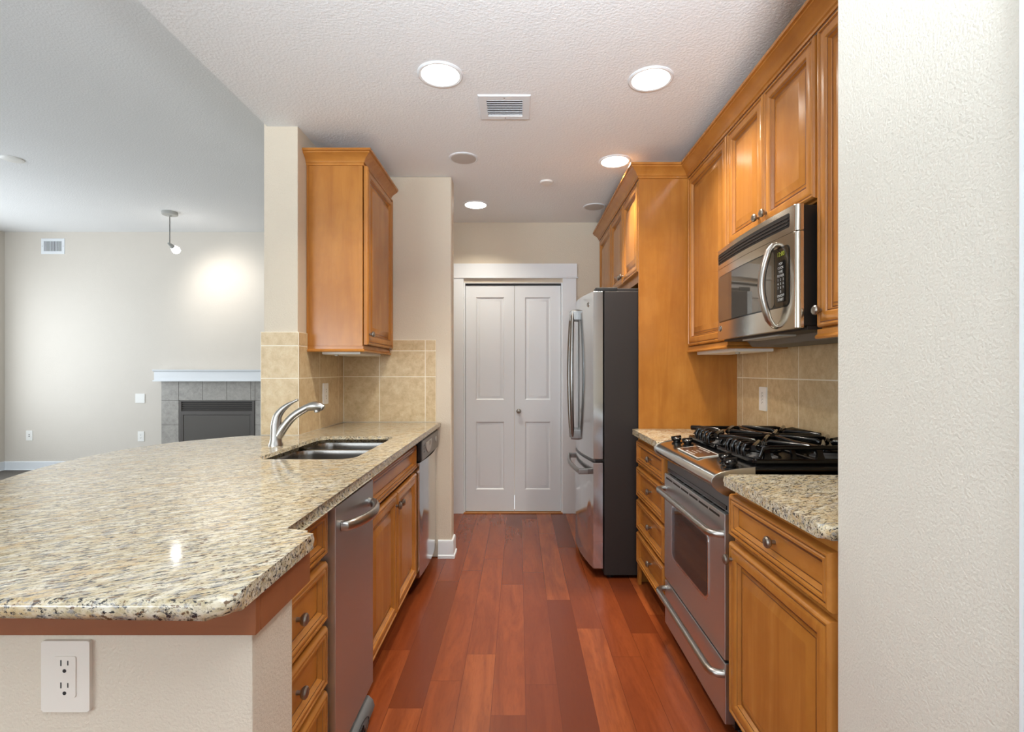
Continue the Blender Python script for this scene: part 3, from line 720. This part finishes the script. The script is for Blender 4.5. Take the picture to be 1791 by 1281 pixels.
# ------------------------------------------------------------------ over-the-range microwave
MY0, MY1, MZ0, MZ1 = 1.746, 2.478, 1.402, 1.826
def mx(y): u = (y-MY0)/(MY1-MY0); return .944+.012*u-.016*math.sin(PI*u)
t = thing('microwave', 'stainless over-the-range microwave mounted above the gas range', 'microwave', (1.1, 2.11, MZ0))
b = MB(); b.box(.9685, XR-.012, MY0+.002, MY1-.002, MZ0+.008, MZ1-.004, .004); part(t, 'body', b, M['blackmatte'])
def mfront(y0, y1, z0, z1, off=0.0, back=1.0, n=16, bev=.006):
    r = .016; ys = [y0+r*(1-math.cos(PI/2*k/6)) for k in range(6)] + [y0+r+(y1-y0-2*r)*k/n for k in range(n+1)] + [y1-r*(1-math.cos(PI/2*(5-k)/6)) for k in range(6)]
    def rd(y): d = min(y-y0, y1-y, r); return r-math.sqrt(max(0, r*r-(r-d)**2))
    pts = [(back, y0)] + [(mx(y)-off+rd(y), y) for y in ys] + [(back, y1)]
    return MB().prism(FU(0, 0, 0), pts, z0, z1, .003, 2)
part(t, 'top_panel', mfront(MY0, MY1, 1.735, MZ1, 0, .968), M['steel_mw'])
dd = part(t, 'door', mfront(MY0, MY1, MZ0, 1.7335, 0, .968), M['steel_mw'])
def mpatch(y0, y1, z0, z1, r, off, thick=.002):        # rounded patch following the bowed front
    P = rrect(y0, y1, z0, z1, r, 6); b = MB(); ny, = (14,)
    # lofted strips between matching columns keep the bow
    ys = sorted({round(p[0], 5) for p in P} | {round(y0+(y1-y0)*k/ny, 5) for k in range(ny+1)})
    def lim(y):
        d = 0
        if y < y0+r: d = r-math.sqrt(max(0, r*r-(y0+r-y)**2))
        if y > y1-r: d = r-math.sqrt(max(0, r*r-(y-y1+r)**2))
        return z0+d, z1-d
    rings = []
    for y in ys:
        a, c = lim(y); x = mx(y)-off
        rings.append([(x+thick+.004, y, a), (x, y, a), (x, y, c), (x+thick+.004, y, c)])
    return b.loft([[Vector(p) for p in q] for q in rings])
part(t, 'window_bezel', mpatch(1.786, 2.449, 1.482, 1.699, .022, .0012), M['black'], dd)
part(t, 'window', mpatch(1.883, 2.444, 1.487, 1.694, .018, .0024), M['mwglass'], dd)
ct = part(t, 'control_panel', mpatch(1.791, 1.879, 1.487, 1.694, .016, .0024), plain('brown_black_glass', S(66, 56, 44), .08, .3), dd)
fk = F((mx(1.835)-.0042, 1.835, 1.49), (0.04, -1, 0), (0,0,1), (-1, -.04, 0))
b = MB(); b.text(fk, '12:00', .022, 0, .182, .001); part(t, 'clock_digits', b, M['clock'], ct)
b = MB()
for i, row in enumerate(('START', 'ON/OFF', '0', '7   8   9', '4   5   6', '1   2   3', 'POWER', 'TIME', 'COOK', 'POP')):
    b.text(fk, row, .0125, 0, .02+.0142*i, .001)
part(t, 'keypad_lettering', b, M['lettering'], ct)
b = MB(); b.prism(fk, rrect(-.026, .026, .012, .158, .004), -.001, .0006); part(t, 'keypad', b, M['black'], ct)
part(t, 'grille_slot', mpatch(1.79, 2.452, 1.757, 1.806, .006, .001), M['blackmatte'])
for k in range(3): part(t, 'grille_louver', mpatch(1.793, 2.449, 1.7655+.0125*k, 1.771+.0125*k, .001, .0035), M['darkside'])
b = MB(); hy = 1.872; x_ = mx(hy)
hp = [(x_, hy, 1.714), (x_-.012, hy, 1.712), (x_-.028, hy, 1.692)] + [(x_-.028-.026*math.sin(PI*k/10), hy, 1.692-(1.692-1.442)*k/10) for k in range(1, 10)] + [(x_-.028, hy, 1.442), (x_-.012, hy, 1.420), (x_, hy, 1.416)]
b.tube(hp, [.009, .010, .0115]+[.0125]*9+[.0115, .010, .009], 14, 1.25, (0, 1, 0)); part(t, 'handle', b, M['nickel'], dd)
f = F((mx(2.43)-.0015, 2.43, 1.455), (-.1,-1,0), (0,0,1), (-1,.1,0)); b = MB(); b.lathe(f(0,0,0), f.n, [(.014, 0), (.014, .001), (.0125, .002), (.001, .002)], 24); bd = part(t, 'badge', b, M['chrome'], dd)
b = MB(); b.tube([f(.0095*math.cos(a), .0095*math.sin(a), .0022) for a in [2*PI*k/24 for k in range(25)]], .0007, 6); b.text(f, 'GE', .010, 0, 0, .0024); part(t, 'badge_monogram', b, M['mark'], bd)
b = MB(); b.box(.985, 1.27, MY0+.01, MY1-.01, MZ0-.006, MZ0+.012, .004); part(t, 'bottom_plate', b, M['darkside'])
b = MB(); b.box(1.0, 1.07, 1.98, 2.3, MZ0-.013, MZ0-.004, .003); part(t, 'hood_lamp_cover', b, M['lgrey'])
b = MB(); b.prism(F((0, MY1-.03, 0), (1,0,0), (0,0,1), (0,-1,0)), [(1.085, MZ0-.006), (1.11, MZ0-.032), (1.26, MZ0-.036), (1.27, MZ0-.006)], 0, .70, .003); part(t, 'exhaust_deflector', b, M['dgrey'])

# ------------------------------------------------------------------ refrigerator
FY0, FY1 = 3.105, 3.978; FXB = .517; FZ = 1.737
t = thing('refrigerator', 'stainless french door refrigerator with bottom freezer drawer beside the white doors', 'refrigerator', (.85, 3.54, 0))
b = MB(); b.box(FXB, 1.28, FY0, FY1, .02, FZ, .006); part(t, 'body', b, M['darkside'])
for xx in (.56, 1.2):
    for yy in (FY0+.05, FY1-.05):
        b = MB(); b.lathe((xx, yy, 0), (0,0,1), [(.022, 0), (.022, .02)], 12); part(t, 'foot', b, M['blackmatte'])
b = MB(); b.box(.58, .60, FY0+.08, FY1-.08, .004, .02); part(t, 'base_grille', b, M['blackmatte'])
def rx(y): u = (y-FY0)/(FY1-FY0); return .452-.052*math.sin(PI*u)
def rdoor(y0, y1, z0, z1):
    n = 14; pts = [(FXB-.008, y0)] + [(rx(y0+(y1-y0)*k/n), y0+(y1-y0)*k/n) for k in range(n+1)] + [(FXB-.008, y1)]
    return MB().prism(FU(0, 0, 0), pts, z0, z1, .004, 2)
fm = (FY0+FY1)/2
d1 = part(t, 'door', rdoor(FY0+.002, fm-.002, .722, FZ), M['steel_door']); d2 = part(t, 'door', rdoor(fm+.002, FY1-.002, .722, FZ), M['steel_door'])
fd = part(t, 'freezer_drawer', rdoor(FY0+.002, FY1-.002, .06, .700), M['steel_door'])
b = rdoor(FY0+.006, FY1-.006, .701, .721); bmesh.ops.translate(b.bm, vec=(.012, 0, 0), verts=b.bm.verts); part(t, 'door_gasket', b, M['black'])
for dpart, y0, s_ in ((d1, fm-.045, -1), (d2, fm+.045, 1)):
    b = MB(); p = []; n = 14
    for k in range(n+1):
        u = k/n; z = .80+.86*u; bw = math.sin(PI*u)
        p.append((rx(y0)-.034-.012*bw, y0+s_*.045*bw, z))
    b.tube([(rx(y0)+.002, y0, .80)] + p + [(rx(y0)+.002, y0, 1.66)], .0135, 12, 1.2, (0,1,0))
    b.box(rx(y0)-.046, rx(y0)+.004, y0-.017, y0+.017, 1.60, 1.665, .005); b.box(rx(y0)-.046, rx(y0)+.004, y0-.017, y0+.017, .795, .86, .005)
    part(t, 'handle', b, M['steel_bar'], dpart)
b = MB(); p = []; n = 14
for k in range(n+1):
    u = k/n; y = FY0+.12+(FY1-FY0-.24)*u; p.append((rx(y)-.046, y, .625))
b.tube(p, .0125, 12, 1.3, (0,0,1))
for y in (FY0+.125, FY1-.125): b.box(rx(y)-.055, rx(y)+.004, y-.014, y+.014, .608, .643, .004)
part(t, 'handle', b, M['steel_bar'], fd)
for y_ in (FY0+.012, FY1-.10):
    b = MB(); b.box(.468, .60, y_, y_+.088, FZ, FZ+.026, .006); part(t, 'hinge_cover', b, M['blackmatte'])
b = MB(); b.box(.60, 1.1, FY0+.03, FY1-.03, FZ, FZ+.022, .004); part(t, 'top_cover', b, M['darkside'])
yb = 3.205; f = F((rx(yb)-.001, yb, 1.668), (.22,-.975,0), (0,0,1), (-.975,-.22,0)); b = MB(); b.lathe(f(0,0,0), f.n, [(.017, 0), (.017, .001), (.015, .002), (.001, .002)], 24); bd = part(t, 'badge', b, M['chrome'], d1)
b = MB(); b.tube([f(.012*math.cos(a), .012*math.sin(a), .0022) for a in [2*PI*k/24 for k in range(25)]], .0011, 6); b.text(f, 'GE', .014, 0, 0, .0025); part(t, 'badge_monogram', b, M['slot'], bd)

# ------------------------------------------------------------------ under-cabinet lamps
def undercab(label, x0, x1, y0, y1, z, ly):
    t = thing('under_cabinet_lamp', label, 'lamp', ((x0+x1)/2, (y0+y1)/2, z-.02))
    b = MB(); b.box(x0, x1, y0, y1, z-.018, z+.026, .004); part(t, 'housing', b, M['plastic'])
    b = MB(); b.lathe((x0+(x1-x0)*.3, ly, z-.018), (0,0,-1), [(.012, 0), (.011, .008), (.001, .009)], 14); part(t, 'switch_knob', b, M['lgrey'])
undercab('white slim lamp under the wall cabinet over the sink counter', -1.12, -.90, 2.93, 3.36, 1.368, 2.98)
undercab('white slim lamp under the wall cabinet beside the fridge panel', 1.05, 1.24, 2.50, 3.03, 1.368, 2.60)

# ------------------------------------------------------------------ wall plates
def plate(label, cat, f, w, h, kind, mat='plastic', name='wall_outlet'):
    t = thing(name, label, cat, f(0, 0, 0)); b = MB()
    b.prism(f, rrect(-w/2, w/2, -h/2, h/2, .003), 0, .007, .002); p = part(t, 'cover_plate', b, M[mat])
    if kind == 'blank': return t
    b = MB(); ih = h*.58; iw = w*.46
    b.prism(f, rrect(-iw/2, iw/2, -ih/2, ih/2, .003), .006, .0085, .0006, 1); r = part(t, 'rocker' if kind == 'switch' else 'receptacle', b, M[mat])
    b = MB()
    if kind == 'outlet':
        for s_ in (1, -1):
            cz = s_*ih*.27
            b.fbox(f, -.0070, -.0050, cz+.000, cz+.010, .0083, .0088); b.fbox(f, .0050, .0068, cz+.001, cz+.009, .0083, .0088)
            b.lathe(f(0, cz-.0085, .0083), f.n, [(.0032, 0), (.0032, .0005)], 12)
        part(t, 'slots', b, M['slot'], r)
    elif kind == 'jack':
        for cz in (-.012, .012): b.fbox(f, -.007, .007, cz-.005, cz+.005, .0083, .0088)
        b.fbox(f, -.004, .004, -.002, .002, .0083, .0088); part(t, 'slots', b, M['slot'], r)
    elif kind == 'switch':
        for cz in (.028, .012, -.006, -.022):
            b.tube([f(.008*math.cos(a), cz+.006*math.sin(a), .0088) for a in [PI*k/8*1.4 for k in range(9)]], .0006, 5)
        part(t, 'rocker_marking', b, M['mark'], r)
    return t
plate('large white duplex outlet on the pony wall below the granite peninsula', 'outlet', FC(-.778, .89, .731), .083, .122, 'outlet', 'almond')
plate('white outlet on the beige tile side wall behind the faucet', 'outlet', FL(XS+.008, 3.12, 1.118), .078, .126, 'outlet', 'plastic')
plate('white rocker switch on the beige tile above the right countertop', 'switch', FR(XR-.008, 2.725, 1.108), .078, .126, 'switch', 'plastic', 'light_switch')
def fw(px, py): return FC((px-CX)*YF/FPX, YF, CAMZ-(py-CY)*YF/FPX)
plate('small white jack plate with dark sockets near the left living room corner', 'outlet', fw(52, 762), .08, .125, 'jack', 'plastic')
plate('plain white outlet low on the far wall beside the fireplace', 'outlet', fw(247, 763.5), .08, .125, 'outlet', 'plastic')
plate('wide white switch plate on the far wall left of the fireplace', 'switch', fw(245.5, 697), .118, .118, 'blank', 'plastic', 'light_switch')

# ------------------------------------------------------------------ ceiling fittings
def downlight(x, y, label, power=None, spread=125):
    t = thing('recessed_downlight', label, 'ceiling light', (x, y, CEIL), 'recessed downlights in the kitchen ceiling')
    b = MB(); b.lathe((x, y, CEIL+.001), (0,0,-1), [(.100, 0), (.100, .004), (.094, .008), (.084, .007), (.080, .001)], 40, False, False); part(t, 'trim_ring', b, M['white'])
    b = MB(); b.lathe((x, y, CEIL), (0,0,-1), [(.082, 0), (.079, .005), (.06, .011), (.03, .014), (.001, .015)], 40, True, True); part(t, 'lens', b, M['lamp'])
    area('downlight_lamp', (x, y, CEIL-.022), (0, 0, -1), .11, .11, power or CAN_POWER, CAN_COL, 'DISK', spread)
downlight(-.345, 2.27, 'lit round recessed downlight beside the ceiling vent, on the peninsula side')
downlight(.592, 2.305, 'lit round recessed downlight in front of the microwave cabinets')
downlight(.60, 3.21, 'lit round recessed downlight nearest the fridge surround crown', 4.5, 75)
downlight(-.338, 4.05, 'lit round recessed downlight close to the white folding doors', 4.2)
def speaker(x, y, label):
    t = thing('ceiling_speaker', label, 'speaker', (x, y, CEIL), 'round in-ceiling speakers')
    b = MB(); b.lathe((x, y, CEIL+.001), (0,0,-1), [(.090, 0), (.090, .004), (.085, .007), (.077, .005)], 40, False, False); part(t, 'trim_ring', b, M['white'])
    b = MB(); b.lathe((x, y, CEIL), (0,0,-1), [(.078, 0), (.076, .006), (.001, .0075)], 40); part(t, 'grille', b, M['grille'])
speaker(-.338, 3.165, 'round white ceiling speaker near the corner of the stub wall')
speaker(.605, 4.10, 'round white ceiling speaker above the fridge near the back wall')
b = MB(); b.lathe((.194, 3.56, CEIL+.001), (0,0,-1), [(.046, 0), (.046, .004), (.043, .007), (.043, .012), (.001, .013)], 32)
single('sprinkler_cover', 'small round white sprinkler cover on the kitchen ceiling between the speakers', 'sprinkler cover', b, M['plastic'])
def register(label, f, w, h, n, along_u, bord=.03):
    t = thing('air_vent', label, 'vent', f(0, 0, 0)); b = MB(); 
    b.panel(f, w, h, [(0, 0), (0, .004), (.004, .007), (bord, .007), (bord+.002, .002)], -w/2, -h/2, True); part(t, 'frame', b, M['white'])
    b = MB(); b.fbox(f, -w/2+bord, w/2-bord, -h/2+bord, h/2-bord, .0015, .003); part(t, 'opening', b, M['vent_in'])
    iw, ih = w-2*bord-.002, h-2*bord-.002
    for k in range(n):
        b = MB()
        if along_u:
            q = F(f(0, -ih/2+ih*(k+.5)/n, .004), f.u, (f.v*.8-f.n*.35).normalized(), (f.n*.8+f.v*.35).normalized()); b.fbox(q, -iw/2, iw/2, -ih/n*.27, ih/n*.27, -.0005, .0012)
        else:
            q = F(f(-iw/2+iw*(k+.5)/n, 0, .004), (f.u*.75+f.n*.35).normalized(), f.v, (f.n*.75-f.u*.35).normalized()); b.fbox(q, -iw/n*.34, iw/n*.34, -ih/2, ih/2, -.0005, .0012)
        part(t, 'louver', b, M['white'])
    b = MB()
    for q in ((0, h/2-bord/2), (0, -h/2+bord/2)) if along_u else ((w/2-bord/2, 0), (-w/2+bord/2, 0)): b.lathe(f(q[0], q[1], .0065), f.n, [(.004, 0), (.003, .0015), (.001, .0015)], 10)
    part(t, 'screws', b, M['mark'])
register('white louvered air vent in the kitchen ceiling', FD(-.068, 2.552, CEIL), .252, .232, 9, True, .038)
q = fw(93, 431); register('white wall vent with vertical louvers high on the far wall', q, .295, .195, 15, False, .034)
b = MB(); b.lathe((-4.16, 4.23, LCEIL+.001), (0,0,-1), [(.075, 0), (.075, .008), (.06, .014), (.001, .015)], 32)
single('smoke_detector_plate', 'thin round white plate on the living room ceiling', 'ceiling plate', b, M['plastic'])

# living room spot pendant
px_, py_ = -3.83, 5.65
t = thing('spot_pendant', 'small lit spot lamp hanging on a rod from the living room ceiling', 'pendant lamp', (px_, py_, LCEIL))
b = MB(); b.lathe((px_, py_, LCEIL+.001), (0,0,-1), [(.078, 0), (.078, .03), (.07, .036), (.02, .038), (.012, .05), (.001, .05)], 32); part(t, 'canopy', b, M['lgrey'])
b = MB(); b.tube([(px_, py_, LCEIL-.04), (px_, py_, 2.645)], .005, 10); part(t, 'rod', b, M['mark'])
aim = (Vector((-3.62, YF, 2.12))-Vector((px_, py_, 2.63))).normalized()
b = MB(); b.lathe(Vector((px_, py_, 2.648))-aim*.02, aim, [(.012, 0), (.016, .02), (.022, .05), (.034, .095), (.036, .10), (.032, .10), (.018, .05)], 24, True, False); hd_ = part(t, 'lamp_head', b, M['lgrey'])
b = MB(); b.lathe(Vector((px_, py_, 2.648))+aim*.03, aim, [(.02, 0), (.036, .04), (.042, .062), (.034, .085), (.018, .096), (.001, .099)], 24); part(t, 'bulb', b, M['bulb'], hd_)
sl = bpy.data.lights.new('spot_pendant_lamp', 'SPOT'); sl.energy = 17; sl.spot_size = math.radians(120); sl.spot_blend = 1; sl.shadow_soft_size = .03; sl.color = (1, .95, .87)
so = bpy.data.objects.new('spot_pendant_lamp', sl); COL.objects.link(so); so.location = Vector((px_, py_, 2.648))+aim*.14; so.rotation_euler = aim.to_track_quat('-Z', 'Y').to_euler()

# ------------------------------------------------------------------ fireplace
def wx(px): return (px-CX)*YF/FPX
def wz(py): return CAMZ-(py-CY)*YF/FPX
t = thing('fireplace', 'gas fireplace with grey stone tile surround and white mantel on the far living room wall', 'fireplace', (-3.8, YF, 0))
X0, X1 = wx(284), wx(478); FX0, FX1, FZT = wx(314.5), wx(447.5), wz(700.5)
b = MB(); bt = YF-.02
b.box(X0, FX0, bt+.003, YF-.001, 0.012, wz(667)); b.box(FX1, X1, bt+.003, YF-.001, 0.012, wz(667)); b.box(FX0, FX1, bt+.003, YF-.001, FZT, wz(667))
for fc in b.bm.faces: fc.material_index = 1
g = .002; zt = wz(667)
def tl(a0, a1, c0, c1): b.box(a0+g, a1-g, bt, YF-.002, c0+g, c1-g, .001, 1)
tl(X0, FX0, FZT, zt); tl(FX1, X1, FZT, zt)
cols = [FX0, wx(356), wx(398), wx(440), FX1]
for k in range(4): tl(cols[k], cols[k+1], FZT, zt)
zz = [FZT, FZT-.305, FZT-.61, .014]
for k in range(3): tl(X0, FX0, zz[k+1], zz[k]); tl(FX1, X1, zz[k+1], zz[k])
part(t, 'tile_surround', b, [M['fire_tile'], M['fire_grout']])
b = MB(); b.sweep([(X0-.02, YF-.001), (X0-.02, YF-.12), (X1+.02, YF-.12), (X1+.02, YF-.001)], [(-.1, zt), (.0, zt), (.012, zt), (.012, zt+.012), (0, zt+.016), (0, zt+.115), (.006, zt+.12), (.014, zt+.132), (.014, zt+.145), (-.1, zt+.145)])
b.box(X0+.07, X1-.07, YF-.04, YF-.001, zt+.002, zt+.14)
part(t, 'mantel', b, M['white'])
b = MB(); fy_ = YF-.014; f = FC(FX0+.006, fy_, .03); W, H = FX1-FX0-.012, FZT-.034
b.fbox(f, 0, .028, 0, H, -.01, .012); b.fbox(f, W-.028, W, 0, H, -.01, .012); b.fbox(f, .028, W-.028, 0, .12, -.01, .008); b.fbox(f, .028, W-.028, H-.012, H, -.01, .012); b.fbox(f, .028, W-.028, H-.155, H-.13, -.01, .012)
fb = part(t, 'firebox_frame', b, M['firebox'])
b = MB(); b.fbox(f, .028, W-.028, H-.13, H-.012, -.01, -.004); part(t, 'louver_recess', b, M['slot'], fb)
for k in range(4):
    b = MB(); b.fbox(F(f(0, H-.118+.028*k, .001), f.u, (f.v*.9+f.n*.3).normalized(), (f.n*.9-f.v*.3).normalized()), .03, W-.03, -.008, .009, -.002, .002); part(t, 'louver', b, M['firebox'], fb)
b = MB(); b.panel(f, W-.056, H-.275, [(0, -.008), (0, .010), (.02, .010), (.026, .002), (.032, .002)], .028, .12); part(t, 'glass_frame', b, M['firebox'], fb)
b = MB(); b.fbox(f, .064, W-.064, .156, H-.191, .0015, .0045); part(t, 'glass', b, M['fireglass'], fb)

# ------------------------------------------------------------------ added floor lamp, unseen behind the camera, body for the ceiling fill spot
lx, ly = FILL_POS[0], FILL_POS[1]
t = thing('added_floor_lamp', 'added torchiere floor lamp with a bowl shade, unseen, carrying the ceiling fill light', 'floor lamp', (lx, ly, 0))
b = MB(); b.lathe((lx, ly, 0), (0,0,1), [(.14, 0), (.14, .012), (.12, .022), (.02, .035), (.001, .035)], 28); part(t, 'base', b, M['nickel'])
b = MB(); b.lathe((lx, ly, .034), (0,0,1), [(.012, 0), (.012, 1.50)], 14); part(t, 'pole', b, M['nickel'])
b = MB(); b.lathe((lx, ly-.05, 1.53), (0, .60, .80), [(.02, 0), (.07, .02), (.10, .05), (.12, .10), (.115, .10), (.09, .05), (.06, .025), (.02, .012)], 32, True, True); part(t, 'lamp_shade', b, M['plastic'])

for o in list(bpy.data.objects):
    if o.type == 'MESH':
        m_ = o.modifiers.new('weighted_normals', 'WEIGHTED_NORMAL'); m_.keep_sharp = True; m_.weight = 80
